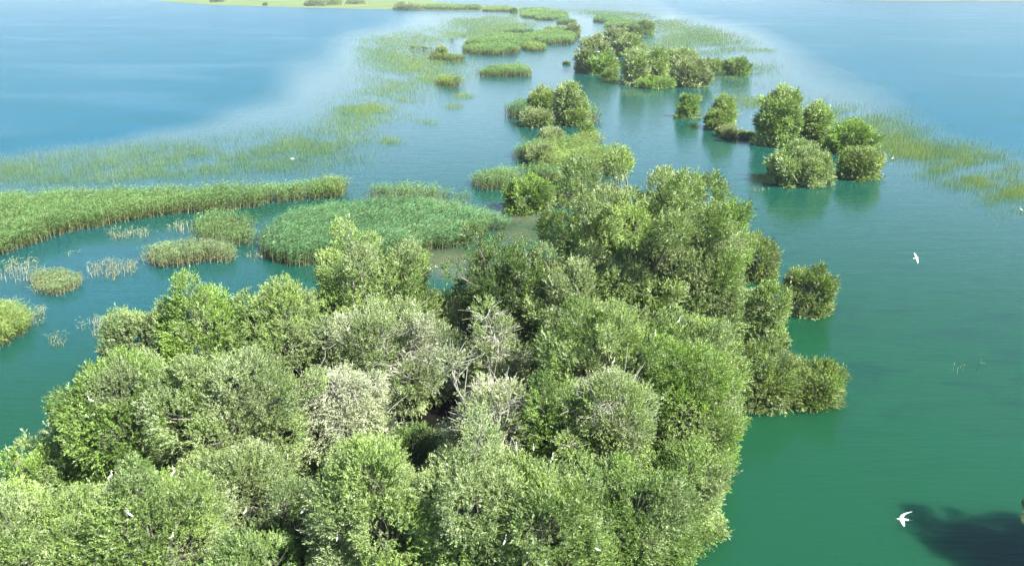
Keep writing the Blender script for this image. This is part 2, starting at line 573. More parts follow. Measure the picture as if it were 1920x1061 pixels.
    colr = colr * (1 - fa - fb) + (np.array([0.29, 0.36, 0.165]) * (0.55 + 0.45 * tl)) * fa + (np.array([0.135, 0.245, 0.028]) * (0.55 + 0.45 * tl)) * fb
    pl = np.repeat(r.uniform(0, 1, n) < 0.8 * pz, NL)[:, None] * r.uniform(0.15, 0.75, (n * NL, 1))
    colr = colr * (1 - pl) + PALE * pl
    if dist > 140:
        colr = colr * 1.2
    if guano is not None:
        g = (np.repeat(gsel, NL) * (r.uniform(0, 1, n * NL) < 0.8) * r.uniform(0.5, 1.0, n * NL))[:, None]
        colr = colr * (1 - g) + np.array([0.44, 0.44, 0.35]) * g
    colr = colr * r.uniform(0.75, 1.3, (n * NL, 1)) * 1.0
    c4 = rgba(np.repeat(np.clip(colr, 0, 0.9), 4, 0), n * NL * 4)
    faces = np.arange(n * NL * 4).reshape(-1, 4)
    if dist < 130:
        SHOOTS.append(p + d * (0.3 * sc)[:, None])
    return V, faces, c4, lc, lr


def limb(g, p0, p1, r0, r1, sides, col, r, sag=0.15, seg=5):
    t = np.linspace(0, 1, seg)
    L = np.linalg.norm(p1 - p0)
    off = r.normal(0, 0.06 * L, 3)
    pts = p0[None] * (1 - t[:, None]) + p1[None] * t[:, None] + np.sin(t * np.pi)[:, None] * off[None]
    pts[:, 2] += np.sin(t * np.pi) * sag * L
    pts[1:-1] += r.normal(0, 0.02 * L, (seg - 2, 3))
    g.tube(pts, r0 * (1 - t) + r1 * t, sides, col)
    return pts


def trunk_mesh(base, c, E, lc, lr, dist, seed, bark, bare=0.0):
    r = np.random.default_rng(seed + 99)
    g = Geo()
    S = 0.8 * float((E[0] * E[1] * E[2]) ** (1 / 3))
    col = np.array([*bark, 1.0])
    nst = int(r.integers(2, 4)) if dist < 160 else 2
    sides = 7 if dist < 130 else 5
    forks = []
    for s in range(nst):
        a = r.uniform(0, 6.28)
        b0 = base + np.array([math.cos(a), math.sin(a), 0]) * 0.12 * S
        b0[2] = -0.3
        fk = c + np.array([math.cos(a), math.sin(a), 0]) * 0.25 * S
        fk[2] = max(0.35, c[2] - 0.35 * E[2])
        limb(g, b0, fk, 0.055 * S + 0.03, 0.035 * S + 0.015, sides, col, r, 0.0)
        forks.append(fk)
    forks = np.array(forks)
    for q, rad in zip(lc, lr):
        fk = forks[np.argmin(np.linalg.norm(forks - q, axis=1))]
        pts = limb(g, fk, q, 0.026 * S + 0.01 + 0.03 * bare, 0.008 * S + 0.006 + 0.014 * bare, 5, col, r, 0.08)
        if dist < 130:
            for _ in range(3 + int(5 * bare)):
                v = r.normal(size=3); v[2] = abs(v[2]) * 0.8; v /= np.linalg.norm(v)
                k = r.integers(2, 5)
                tip = q + v * rad * (0.85 + 0.45 * bare * r.uniform(0.5, 1))
                limb(g, pts[k], tip, 0.020 + 0.022 * bare, 0.006 + 0.006 * bare, 4, col, r, 0.05, 4)
                if bare > 0.3:
                    for __ in range(2):
                        w = v + r.normal(0, 0.5, 3)
                        limb(g, q + v * rad * 0.5, q + v * rad * 0.5 + w * rad * 0.75, 0.024, 0.010, 4, col, r, 0.03, 3)
    return g.mesh('trunk')


def place(box, lift, depth=0.85):
    x0, x1, y0, y1 = box
    px, py = (x0 + x1) / 2, (y0 + y1) / 2
    rp, ryp = (x1 - x0) / 2, (y1 - y0) / 2
    zc = 4.0
    for _ in range(14):
        P = at(px, py, zc)
        dist = np.linalg.norm(P - CAM)
        R = rp * dist / F
        sn = (H - zc) / dist
        cs = math.sqrt(1 - sn * sn)
        hh = ryp * dist / F
        rz = math.sqrt(max(hh * hh - (R * depth * sn) ** 2, (0.45 * hh) ** 2)) / cs
        zc = 0.5 * zc + 0.5 * (rz * 0.97 + lift)
    return P, R, R * depth, rz, dist


COUNT = [0]


def tree(name, cat, label, box, kind, lift=0.0, group=None, dens=1.0, droop=0.0, guano=None, bark=(0.20, 0.185, 0.145), bare=0.0, spread=1.0, depth=0.85, lobe_f=0.36, irr=0.22, plume=0.42):
    COUNT[0] += 1
    seed = 1000 + 17 * COUNT[0]
    P, rx, ry, rz, dist = place(box, lift, depth)
    rx, ry, rz = 0.92 * rx, 0.92 * ry, 0.94 * rz
    P = P - np.array([0, 0, 0.06 * rz])
    gl = None
    if guano:
        gl = []
        for gx, gy, gr in guano:
            q = at(gx, gy, P[2] + 0.35 * rz)
            gl.append((q, gr))
    V, f, c4, lc, lr = crown_mesh(P, rx, ry, rz, dist, kind, seed, dens, droop, 0.05, gl, spread, lobe_f, irr, plume)
    base = np.array([P[0], P[1], 0.0])
    root = thing(name, label, cat, tuple(base), group)
    cr = add('crown', raw_mesh('crown', V - base, f, {'col': c4}), M_LEAF, root)
    tm = trunk_mesh(base, P, np.array([rx, ry, rz]), lc, lr, dist, seed, bark, bare)
    co = np.zeros(len(tm.vertices) * 3, np.float32)
    tm.vertices.foreach_get('co', co)
    co = co.reshape(-1, 3) - base.astype(np.float32)
    tm.vertices.foreach_set('co', co.ravel())
    add('trunk', tm, M_BARK, root)
    return root


GF = 'willows crowded together in the foreground'
PB = (0.50, 0.48, 0.40)
FG = [
    # label, box, kind, extra
    ('light green willow crown filling the bottom left corner of the view', (-70, 235, 905, 1130), 'light', {}),
    ('small bright green willow at the left tip of the wood, just above the corner crown', (15, 185, 812, 950), 'bright', dict(lift=0.2)),
    ('broad light green willow crown with white egrets standing on its top near the lower left', (150, 425, 865, 1130), 'light', {}),
    ('silvery willow whose right side hangs over the lower dark hollow', (330, 550, 830, 1010), 'grey', dict(dens=1, guano=[(480, 870, 1.6)])),
    ('mid green willow crown bulging over the water at the left edge of the wood', (130, 335, 650, 870), 'mid', dict(lift=1.0)),
    ('willow with shade put into its dark leaf colour, tucked under the left edge of the wood at the waterline', (102, 265, 755, 868), 'dark', dict(lift=0.1)),  # dark leaves stand for the shaded underside of the crown above
    ('dense yellow green willow forming the left shoulder of the wood against the water', (300, 470, 525, 700), 'bright', dict(lift=0.8)),
    ('bright willow stepping down from the left shoulder of the wood to the water', (182, 350, 572, 730), 'bright', dict(lift=0.4)),
    ('grey green willow with a rounded silvery crown in the left middle of the wood', (305, 580, 630, 860), 'grey', dict(lift=1.2)),
    ('pale topped willow on the left skyline of the wood opposite the reed strip', (410, 625, 508, 700), 'light', dict(lift=1.0)),
    ('pale yellow green willow peaking in front of the large dense reed bed', (555, 850, 425, 640), 'light', dict(lift=1.0)),
    ('sparse greyish willow with bare twigs above the central dark hollow', (585, 860, 555, 720), 'grey', dict(lift=1.2, dens=.8, bare=.9, bark=PB, guano=[(800, 650, 2.2), (640, 630, 1.8)])),
    ('drooping whitened willow, its hanging foliage stained almost white, left of the central hollow', (560, 735, 662, 845), 'white', dict(lift=1.0, droop=.75, dens=.9, bare=.5, bark=PB, guano=[(640, 740, 3.5)])),
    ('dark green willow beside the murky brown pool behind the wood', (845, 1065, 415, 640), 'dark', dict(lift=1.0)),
    ('thin open willow with bare upright branches standing against a black gap', (862, 1000, 545, 730), 'grey', dict(lift=1.5, dens=.55, bare=1.0, bark=PB, spread=1.2)),
    ('sparse whitened willow with long bare pale branches right of the central hollow', (825, 1012, 650, 880), 'white', dict(lift=1.0, dens=.6, bare=1.4, bark=PB, spread=1.2, guano=[(900, 720, 3), (870, 800, 2)])),
    ('pale grey green willow crown in front of the tallest tree', (950, 1195, 462, 660), 'grey', dict(lift=1.2)),
    ('large light green willow in the middle of the wood with a black cormorant on it', (990, 1255, 548, 790), 'light', dict(lift=1.2)),
    ('tallest willow of the wood, a wide grey green dome at the back', (1030, 1372, 280, 600), 'light', dict(lift=1.0, irr=.12, plume=.3, dens=1.35)),
    ('dark leaved willow on the left flank of the tallest willow beside the bright bush', (1038, 1185, 345, 540), 'mid', dict(lift=0.4)),
    ('mid green willow directly below the tallest dome, with dark gaps in its crown', (1160, 1370, 425, 625), 'mid', dict(lift=1.2)),
    ('narrow yellow green willow on the right shoulder of the tallest dome', (1290, 1412, 350, 560), 'bright', dict(lift=0.6)),
    ('silvery whitened willow on the right flank of the wood with a cormorant near its top', (1262, 1398, 430, 640), 'grey', dict(lift=0.8, guano=[(1330, 500, 2.8), (1340, 560, 1.8)])),
    ('small light green willow bush standing in the water right of the silvery willow', (1375, 1467, 432, 522), 'olive', dict(lift=0.0, irr=.1, plume=.25, dens=1.2)),
    ('loose pale green willow between the silvery willow and the round bush in the water', (1385, 1492, 512, 655), 'light', dict(lift=0.0, irr=.1, plume=.25, dens=1.2)),
    ('light green willow in the right middle of the wood above the brightest crown', (1180, 1400, 560, 765), 'light', dict(lift=1.0)),
    ('low spreading olive green willow reaching out into the green water on the right', (1340, 1505, 622, 757), 'olive', dict(lift=0.0, irr=.1, plume=.25, dens=1.2, depth=.9)),
    ('low bush tip of the spreading olive willow, farthest right over the green water', (1440, 1592, 662, 755), 'olive', dict(lift=0.0, irr=.1, plume=.25, dens=1.2, depth=.9)),
    ('willow with a chalky white stained middle in the right part of the wood', (1045, 1225, 680, 895), 'light', dict(lift=1.2, dens=.95, bare=.5, bark=PB, guano=[(1130, 740, 2.8), (1180, 830, 2.4), (1210, 760, 1.6)])),
    ('bright green willow at the right edge of the wood, below the spreading olive one', (1195, 1398, 635, 880), 'bright', dict(lift=0.4)),
    ('deep green willow between the whitened sparse willow and the chalky stained one', (965, 1125, 690, 890), 'mid', dict(lift=1.0)),
    ('light green willow at the lower right edge of the wood beside the green water', (1190, 1388, 805, 1005), 'light', dict(lift=0.2)),
    ('pale green willow below the central hollow, right of the lower dark hollow', (575, 812, 815, 1130), 'light', dict(lift=0.8)),
    ('silver flecked willow at the bottom centre below the long bare branches', (755, 1015, 808, 1130), 'grey', dict(lift=0.8)),
    ('light green willow at the bottom, right of the silver flecked crown', (885, 1160, 865, 1150), 'light', dict(lift=0.8)),
    ('mid green willow at the bottom right corner of the wood above the water', (1045, 1312, 850, 1130), 'mid', dict(lift=0.6)),
    ('green willow crown cut by the bottom edge, left of the lower dark hollow', (370, 580, 985, 1180), 'mid', dict(lift=0.8)),
    ('low willow scrub added to darken the bottom of the central hollow, with shade in its leaf colour', (705, 850, 780, 880), 'dark', dict(lift=0.0, dens=1.0, irr=.1, plume=.2)),  # scrub added inside the empty hollow, its dark leaves stand for shade
    ('willow with shade put into its leaf colour, low in the lower dark hollow at the bottom of the view', (480, 640, 890, 1060), 'dark', dict(lift=0.0, dens=.6, bare=.3)),  # the shade of this hollow is put into the dark leaf colour
]
for lab, box, kind, ex in FG:
    if ex.get('lift', 0) >= 0.8:      # crowns reach well down behind the ones in front
        box = (box[0] - 0.04 * (box[1] - box[0]), box[1] + 0.04 * (box[1] - box[0]), box[2], box[3] + 0.20 * (box[3] - box[2]))
    tree('willow_tree', 'tree', lab, box, kind, group=GF, **ex)

tree('willow_bush', 'bush', 'round olive willow bush standing alone in the water right of the wood', (1463, 1572, 486, 584), 'olive', dens=1.5, irr=0.05, plume=0.15, lobe_f=0.28)
edge_tree = tree('willow_tree', 'tree', 'willow at the right edge of the view, only leafy twig tips showing over water', (2105, 2440, 800, 1105), 'mid', lift=0.8, irr=0.05, plume=0.15)


def edge_bough():
    b0 = np.array(edge_tree.location)
    r = np.random.default_rng(77)
    fork = b0 + np.array([0, 0, 3.0])
    parts = []
    g = Geo()
    for k, (px, py, z) in enumerate(((1930, 942, 5.2), (1932, 972, 4.6))):
        tip = at(px, py, z)
        V, f, c4, _, _ = crown_mesh(tip, 0.34, 0.3, 0.3, 60, 'dull', 900 + k, dens=.7, irr=0.1, plume=0.2)
        parts.append((V - b0, c4))
        limb(g, fork, tip, 0.09, 0.02, 6, np.array([0.34, 0.31, 0.25, 1]), r, 0.05, 6)
        g.v[-1] -= b0
    V = np.concatenate([p[0] for p in parts])
    bo = add('bough', g.mesh('bough'), M_BARK, edge_tree)
    add('foliage', raw_mesh('foliage', V, np.arange(len(V)).reshape(-1, 4), {'col': np.concatenate([p[1] for p in parts])}), M_LEAF, bo)


edge_bough()

GI = 'willow bushes standing in the water right of the channel'
for lab, box, kind, ex in [
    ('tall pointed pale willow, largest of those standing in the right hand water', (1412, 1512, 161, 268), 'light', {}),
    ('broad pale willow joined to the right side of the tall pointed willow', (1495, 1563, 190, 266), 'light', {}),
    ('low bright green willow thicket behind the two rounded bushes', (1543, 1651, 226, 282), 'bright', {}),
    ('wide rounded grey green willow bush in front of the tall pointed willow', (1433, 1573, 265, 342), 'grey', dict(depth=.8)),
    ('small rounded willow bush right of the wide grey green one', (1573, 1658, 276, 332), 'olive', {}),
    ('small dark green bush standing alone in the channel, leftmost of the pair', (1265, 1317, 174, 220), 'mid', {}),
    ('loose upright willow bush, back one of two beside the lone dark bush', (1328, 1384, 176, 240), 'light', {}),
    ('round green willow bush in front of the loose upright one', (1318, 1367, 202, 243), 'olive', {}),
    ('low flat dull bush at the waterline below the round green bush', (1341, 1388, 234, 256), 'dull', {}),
    ('very low shrub strip with shade put into its dark leaf colour, in the water left of the tall pointed willow', (1384, 1424, 245, 258), 'dark', {}),  # leaf colour darkened for the shade beside the tall willow
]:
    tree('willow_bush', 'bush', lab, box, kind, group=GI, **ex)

GN = 'willows on the far island right of the channel'
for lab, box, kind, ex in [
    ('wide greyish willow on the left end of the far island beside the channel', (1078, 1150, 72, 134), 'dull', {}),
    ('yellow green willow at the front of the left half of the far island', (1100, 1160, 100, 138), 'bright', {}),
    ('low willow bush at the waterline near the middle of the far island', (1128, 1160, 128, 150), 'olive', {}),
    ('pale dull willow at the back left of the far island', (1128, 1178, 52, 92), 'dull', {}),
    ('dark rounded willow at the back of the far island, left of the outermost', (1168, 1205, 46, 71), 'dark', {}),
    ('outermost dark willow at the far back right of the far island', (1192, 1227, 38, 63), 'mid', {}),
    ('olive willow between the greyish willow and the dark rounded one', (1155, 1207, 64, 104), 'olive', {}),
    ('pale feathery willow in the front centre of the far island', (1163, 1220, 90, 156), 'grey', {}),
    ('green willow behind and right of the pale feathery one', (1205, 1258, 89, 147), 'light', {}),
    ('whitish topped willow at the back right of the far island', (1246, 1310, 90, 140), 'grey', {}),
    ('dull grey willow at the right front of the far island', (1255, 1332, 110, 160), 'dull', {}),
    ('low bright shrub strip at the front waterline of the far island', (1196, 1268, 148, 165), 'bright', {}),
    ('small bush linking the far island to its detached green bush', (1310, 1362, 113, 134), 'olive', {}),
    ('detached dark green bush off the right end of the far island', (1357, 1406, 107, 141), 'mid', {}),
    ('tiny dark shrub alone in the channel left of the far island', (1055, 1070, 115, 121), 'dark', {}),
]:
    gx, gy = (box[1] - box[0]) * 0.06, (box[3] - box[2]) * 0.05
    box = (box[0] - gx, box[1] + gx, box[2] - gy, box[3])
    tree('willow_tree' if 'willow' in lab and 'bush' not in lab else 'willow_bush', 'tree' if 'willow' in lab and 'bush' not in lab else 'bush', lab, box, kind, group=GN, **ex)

GC = 'bushes on the small islands in the channel'
for lab, box, kind, ex in [
    ('pale peaked willow bush on the right of the reedy islet in mid channel', (1028, 1108, 150, 232), 'grey', {}),
    ('green willow bush at the back left of the reedy islet', (985, 1052, 160, 215), 'olive', {}),
    ('low greyish bush at the front of the reedy islet above the water', (968, 1045, 200, 236), 'dull', {}),
    ('low green bush at the front right of the reedy islet', (1040, 1112, 198, 235), 'olive', {}),
    ('small pale bush at the back tip of the green island in front of the islet', (1083, 1120, 226, 262), 'light', {}),
    ('dull brownish shrub among reeds on the back of the green island', (1005, 1062, 236, 268), 'dull', {}),
    ('greyish shrub with dead twigs on the left of the green island', (985, 1050, 268, 312), 'dull', {}),
    ('rounded bright green bush with its base in the murky pool before the green island', (938, 1046, 326, 398), 'bright', dict(dens=1.4, irr=.08, plume=.2)),
    ('low mid green shrub between the bright bush and the tall dome', (1030, 1105, 322, 385), 'light', {}),
]:
    tree('willow_bush', 'bush', lab, box, kind, group=GC, **ex)

for lab, box, kind in [
    ('brownish rounded shrub on the left bank of the far channel bend', (1060, 1089, 42, 66), 'dull'),
    ('pale brown shrub growing out of a small reed patch left of the channel', (814, 843, 85, 106), 'dull'),
    ('tiny dark shrub on the far reed spit', (955, 972, 15, 24), 'dark'),
    ('grey shrub row rising from the far green marsh', (568, 612, 0, 11), 'dull'),
    ('dark clump beside the grey shrub row on the far marsh', (600, 642, -2, 9), 'olive'),
    ('brownish low thicket at the left end of the far reed spit', (733, 797, 10, 18.5), 'dull'),
    ('dull brown scrub patch on the far marsh right of the grey shrub row', (645, 690, 1, 8), 'dull'),
    ('dark scrub line on the far marsh at the top edge of the view', (392, 420, -4, 4), 'dark'),
    ('small dark bush alone on the left part of the far marsh', (492, 502, 5, 11), 'dark'),
]:
    tree('marsh_shrub', 'shrub', lab, box, kind, group='shrubs on the far reed spit and marsh', depth=1.0)


# ------------------------------------------------------------------ reeds
def in_poly(p, poly):
    x, y = p[:, 0], p[:, 1]
    ins = np.zeros(len(p), bool)
    n = len(poly)
    for i in range(n):
        x0, y0 = poly[i]; x1, y1 = poly[(i + 1) % n]
        if y0 == y1: continue
        c = ((y0 > y) != (y1 > y)) & (x < (x1 - x0) * (y - y0) / (y1 - y0) + x0)
        ins ^= c
    return ins


RK = {   # top leaf colour, low leaf colour, stalk colour
    'deep': ((0.095, 0.205, 0.082), (0.065, 0.130, 0.046), (0.30, 0.26, 0.14)),
    'green': ((0.130, 0.235, 0.075), (0.095, 0.150, 0.046), (0.30, 0.26, 0.14)),
    'yellow': ((0.165, 0.250, 0.062), (0.120, 0.165, 0.045), (0.28, 0.25, 0.12)),
    'dry': ((0.165, 0.240, 0.105), (0.190, 0.200, 0.095), (0.40, 0.36, 0.22)),
    'pale': ((0.23, 0.29, 0.165), (0.29, 0.29, 0.18), (0.46, 0.44, 0.34)),
}
WIND = np.array([0.85, 0.25, 0.0])
RC = [0]


def reed_bed(label, pts, h_, kind, dens=22, group=None, leaves=6, edge=0.8, name='reed_bed', cat='reeds', leafy=1.0, wind=0.55, tall=1.0):
    """pts: (px, py) at the waterline, or (px, py, 1) where the photo shows the tips of the back row"""
    RC[0] += 1
    h = h_ * tall
    r = np.random.default_rng(4000 + RC[0])
    poly = np.array([at(p[0], p[1], h_ * 0.9 if len(p) > 2 else 0.0)[:2] for p in pts])
    ctr = poly.mean(0)
    dist = math.hypot(math.hypot(*ctr), H)
    LS = float(np.clip((dist / 95.0) ** 0.8, 0.9, 30))
    lo, hi = poly.min(0) - 1, poly.max(0) + 1
    n = int(np.prod(hi - lo) * dens / LS ** 1.7)
    q = r.uniform(0, 1, (n, 2)) * (hi - lo) + lo
    q3 = np.concatenate([q, np.zeros((n, 1))], 1)
    ed = edge * LS ** 0.7
    jit = np.stack([wob(q3, 0.9 / LS ** 0.7, 50 + RC[0]), wob(q3, 0.9 / LS ** 0.7, 90 + RC[0])], 1) * ed + r.normal(0, 0.4 * ed, (n, 2))
    q = q[in_poly(q + jit, poly)]
    n = len(q)
    q3 = np.concatenate([q, np.zeros((n, 1))], 1)
    hh = h * (0.86 + 0.13 * wob(q3, 0.45 / LS ** .5, 7 + RC[0]) + r.normal(0, 0.11, n))
    hh = np.clip(hh, 0.3 * h, 1.3 * h)
    patch = wob(q3, 0.22 / LS ** .5, 17 + RC[0])
    e1 = np.stack([in_poly(q + np.array([[a, b]]) * 0.9 * LS ** 0.5, poly) for a, b in ((1, 0), (-1, 0), (0, 1), (0, -1))]).mean(0)   # fringe plants are shorter and looser
    hh = hh * (0.55 + 0.45 * e1 + 0.22 * (1 - e1) * r.uniform(0, 1, n)) * (1 + (0.10 if dist < 200 else 0.22) * wob(q3, 1.3 / LS ** .5, 27 + RC[0]))
    cu, cl, cs = (np.array(c) for c in RK[kind])
    out_ = (q - ctr); out_ /= np.linalg.norm(out_, axis=1, keepdims=True) + 1e-9
    lean = WIND[None] * wind * 0.28 * r.uniform(0.4, 1.5, (n, 1)) + r.normal(0, 0.10, (n, 3)) * np.array([1, 1, 0])
    lean[:, :2] += out_ * (1 - e1)[:, None] * r.uniform(0, 0.5, (n, 1))
    base = q3 - ctr_pad(ctr)
    base[:, 2] = -0.05

    def stem_at(t):
        t = np.asarray(t).reshape(-1, 1)
        return base + np.array([0, 0, 1.0]) * hh[:, None] * t + lean * hh[:, None] * t * t
    # stalks
    az = r.uniform(0, np.pi, n)
    w = 0.020 * LS * r.uniform(0.7, 1.3, n)
    sd = np.stack([np.cos(az), np.sin(az), 0 * az], 1) * w[:, None]
    z = np.zeros(n)
    A, B, Cc = stem_at(z), stem_at(z + 0.42), stem_at(z + 0.88)
    V = np.stack([A - sd, A + sd, B + sd * .9, B - sd * .9, Cc + sd * .4, Cc - sd * .4], 1).reshape(-1, 3)
    i = (np.arange(n) * 6)[:, None]
    fs = np.concatenate([i + np.array([[0, 1, 2, 3]]), i + np.array([[3, 2, 4, 5]])])
    shade = r.uniform(0.35, 1.3, (n, 1))
    c_lo, c_mid, c_hi = cs * shade, (0.6 * cs + 0.4 * cl) * shade, cu * shade
    C4 = np.stack([c_lo, c_lo, c_mid, c_mid, c_hi, c_hi], 1).reshape(-1, 3)
    root = thing(name, label, cat, (ctr[0], ctr[1], 0.0), group)
    add('stalks', raw_mesh('stalks', V, fs, {'col': rgba(C4, len(C4))}), M_REED, root)
    # leaves
    Vs, Cs = [], []
    for k in range(leaves):
        sel = r.uniform(0, 1, n) < leafy
        m = int(sel.sum())
        if not m: continue
        t = 0.16 + 0.82 * (k + r.uniform(0, 1, n)) / leaves
        o = stem_at(t)[sel]
        t = t[sel]
        a = r.uniform(0, 6.28, m)
        d = np.stack([np.cos(a), np.sin(a), 0 * a], 1) + WIND[None] * wind * 1.6
        d /= np.linalg.norm(d, axis=1, keepdims=True)
        ln = 0.80 * r.uniform(0.6, 1.25, m) * (1 if h > 1.6 else 0.7) * (1 + 0.25 * (LS - 1))
        s = np.cross(d, np.array([[0, 0, 1.0]])) + r.normal(0, 0.35, (m, 3)); s /= np.linalg.norm(s, axis=1, keepdims=True)
        wd = 0.028 * LS * r.uniform(0.7, 1.3, m)
        mid = o + d * (0.42 * ln)[:, None] + np.array([0, 0, 1.0]) * (0.34 * ln * r.uniform(0.5, 1.3, m))[:, None]
        tip = o + d * (0.98 * ln)[:, None] + np.array([0, 0, 1.0]) * (ln * r.uniform(-0.15, 0.45, m))[:, None]
        Vs.append(np.stack([o, mid + s * wd[:, None], tip, mid - s * wd[:, None]], 1).reshape(-1, 3))
        tt = np.clip((t - 0.35) / 0.5, 0, 1)[:, None]
        cc = cl * (1 - tt) + cu * tt
        cc = cc * (1 + 0.22 * patch[sel][:, None]) * r.uniform(0.6, 1.5, (m, 1))
        yel = (r.uniform(0, 1, (m, 1)) < 0.08 + 0.22 * np.clip(patch[sel][:, None] - 0.1, 0, 1)) * 0.6
        cc = cc * (1 - yel) + np.array([0.27, 0.24, 0.10]) * yel
        Cs.append(np.repeat(cc, 4, 0))
    V = np.concatenate(Vs); C4 = np.clip(np.concatenate(Cs), 0.004, 0.9)
    V[:, 2] = np.maximum(V[:, 2], 0.02)
    add('leaves', raw_mesh('leaves', V, np.arange(len(V)).reshape(-1, 4), {'col': rgba(C4, len(C4))}), M_REED, root)
    return root


def ctr_pad(c):
    return np.array([[c[0], c[1], 0.0]])


def blob(cx, cy, rx, ry, n=14, back=True):
    """rounded footprint given by its outline in the photograph; the upper half is the tips of the back row"""
    o = []
    for k in range(n):
        a = 2 * math.pi * k / n
        x, y = cx + rx * math.cos(a), cy + ry * math.sin(a)
        o.append((x, y, 1) if (math.sin(a) < -0.1 and back) else (x, y))
    return o


GR = 'reed beds left of the wood'
reed_bed('long curved reed bed sweeping in from the left edge of the view', [(-60, 500), (0, 482), (60, 458), (130, 438), (230, 418), (330, 402), (400, 398), (470, 388), (560, 375), (625, 369), (648, 361), (650, 332, 1), (600, 332, 1), (520, 338, 1), (420, 342, 1), (300, 346, 1), (180, 348, 1), (80, 350, 1), (0, 354, 1), (-80, 360, 1)], 3.4, 'green', 26, GR)
reed_bed('small darker reed clump at the right tip of the long curved bed', [(592, 362), (604, 372), (630, 371), (655, 362), (654, 328, 1), (615, 322, 1), (592, 328, 1)], 3.2, 'yellow', 18, GR, leafy=.8)
reed_bed('large dense dark green reed bed with wind combed leaves behind the wood', [(500, 480), (520, 496), (570, 500), (640, 496), (740, 484), (830, 468), (880, 458), (930, 420), (936, 402, 1), (915, 388, 1), (860, 374, 1), (790, 367, 1), (700, 366, 1), (610, 378, 1), (530, 392, 1), (497, 416, 1), (492, 450)], 3.2, 'deep', 30, GR, leaves=7, wind=.8, edge=.7)
reed_bed('ragged reed fringe with brown stems behind the large dense bed', [(680, 372), (730, 384), (800, 384), (860, 384), (880, 372), (850, 352, 1), (800, 338, 1), (735, 338, 1), (680, 342, 1)], 3.0, 'green', 13, GR, leafy=.85)
reed_bed('reed strip with pale stalks standing in open water in front of the curved bed', [(262, 488), (300, 503), (360, 500), (420, 494), (450, 486), (440, 462, 1), (400, 446, 1), (340, 444, 1), (285, 450, 1), (250, 462, 1)], 2.2, 'dry', 22, GR, leaves=7)
reed_bed('square tuft of reeds between the curved bed and the pale stalked strip', [(375, 448), (400, 458), (450, 466), (482, 458), (474, 402, 1), (440, 388, 1), (395, 390, 1), (366, 402, 1)], 2.6, 'green', 13, GR, leafy=.85)
reed_bed('untidy low reed clump with brown bases in the left water', [(62, 540), (80, 556), (110, 556), (156, 538), (150, 514, 1), (115, 502, 1), (75, 498, 1), (58, 510, 1)], 1.5, 'dry', 22, GR, leaves=7)
reed_bed('tall grassy reed clump cut by the left edge of the view', [(-70, 660), (0, 652), (30, 640), (50, 618), (60, 590), (48, 566, 1), (0, 558, 1), (-70, 560, 1)], 2.3, 'yellow', 26, GR)
for lab, b, h, d in [
    ('thin pale reed tuft with two humps nearest the wood in the left water', (175, 612, 26, 26), 1.5, 7),
    ('small straw coloured reed tuft left of the two humped one', (104, 630, 24, 20), 1.3, 9),
    ('sparse pale dead stalks standing in shallow water by the left edge', (38, 505, 52, 26), 1.8, 3.5),
    ('scattered low reeds in the water right of the untidy clump', (206, 500, 36, 24), 1.3, 8),
    ('thin reed fringe at the foot of the long curved bed', (232, 434, 56, 16), 1.6, 7),
    ('small reed wisp at the right end of the pale stalked strip', (470, 478, 24, 10), 1.0, 8),
    ('tiny broken reed tuft below the scattered low reeds', (208, 520, 14, 10), 1.0, 10),
    ('faint reed wisp in the water beside the tall grassy clump', (66, 588, 12, 22), 1.4, 6),
    ('little drifting reed scrap in the middle of the left pool', (132, 474, 18, 7), 0.7, 5),
    ('sparse reed stems between the curved bed and the square tuft', (340, 424, 34, 16), 1.6, 4),
]:
    reed_bed(lab, blob(*b), h, 'pale' if d < 8.5 else 'dry', d, 'reed tufts scattered in the left water', name='reed_tuft', cat='reeds', leaves=4, leafy=.7)
reed_bed('sparse dead stalks poking out of the green water on the right', blob(1812, 682, 26, 12), 1.5, 'pale', 4.5, name='reed_tuft', leaves=2, leafy=.4)
reed_bed('tiny pale reed wisp in the channel below the wide grey bush', blob(1425, 356, 18, 5), 0.8, 'pale', 5, name='reed_tuft', leaves=3)

GM = 'reed beds on the islands in mid channel'
reed_bed('lush yellow green reed bed covering the right of the green island', [(1000, 312), (1040, 330), (1110, 330), (1142, 312), (1142, 292), (1128, 270, 1), (1090, 256, 1), (1040, 254, 1), (990, 262, 1)], 4.2, 'yellow', 26, GM)
reed_bed('darker reeds in front of the lush bed beside the tall dome', [(960, 330), (1010, 345), (1090, 350), (1130, 335), (1120, 310, 1), (1040, 300, 1), (975, 300, 1)], 3.8, 'green', 20, GM)
reed_bed('short reed fringe with bare grey stems at the left end of the green island', [(882, 352), (910, 362), (950, 360), (985, 352), (975, 315, 1), (940, 305, 1), (890, 318, 1)], 2.8, 'green', 14, GM)
reed_bed('blue green reeds along the back left of the green island', [(960, 296), (1000, 304), (1030, 290), (1010, 256, 1), (970, 262, 1)], 3.2, 'deep', 16, GM)
reed_bed('dark reeds hanging over the water at the left end of the reedy islet', [(950, 212), (965, 224), (990, 226), (995, 190, 1), (975, 178, 1), (952, 186, 1)], 4.5, 'deep', 18, GM)
reed_bed('reed patch between the bushes on the right side of the reedy islet', [(1050, 222), (1080, 230), (1112, 232), (1116, 218), (1095, 195, 1), (1060, 192, 1)], 4.0, 'green', 18, GM)
reed_bed('thin reed band along the back tip of the green island', [(1085, 272), (1122, 276), (1120, 240, 1), (1090, 240, 1)], 3.0, 'yellow', 16, GM)

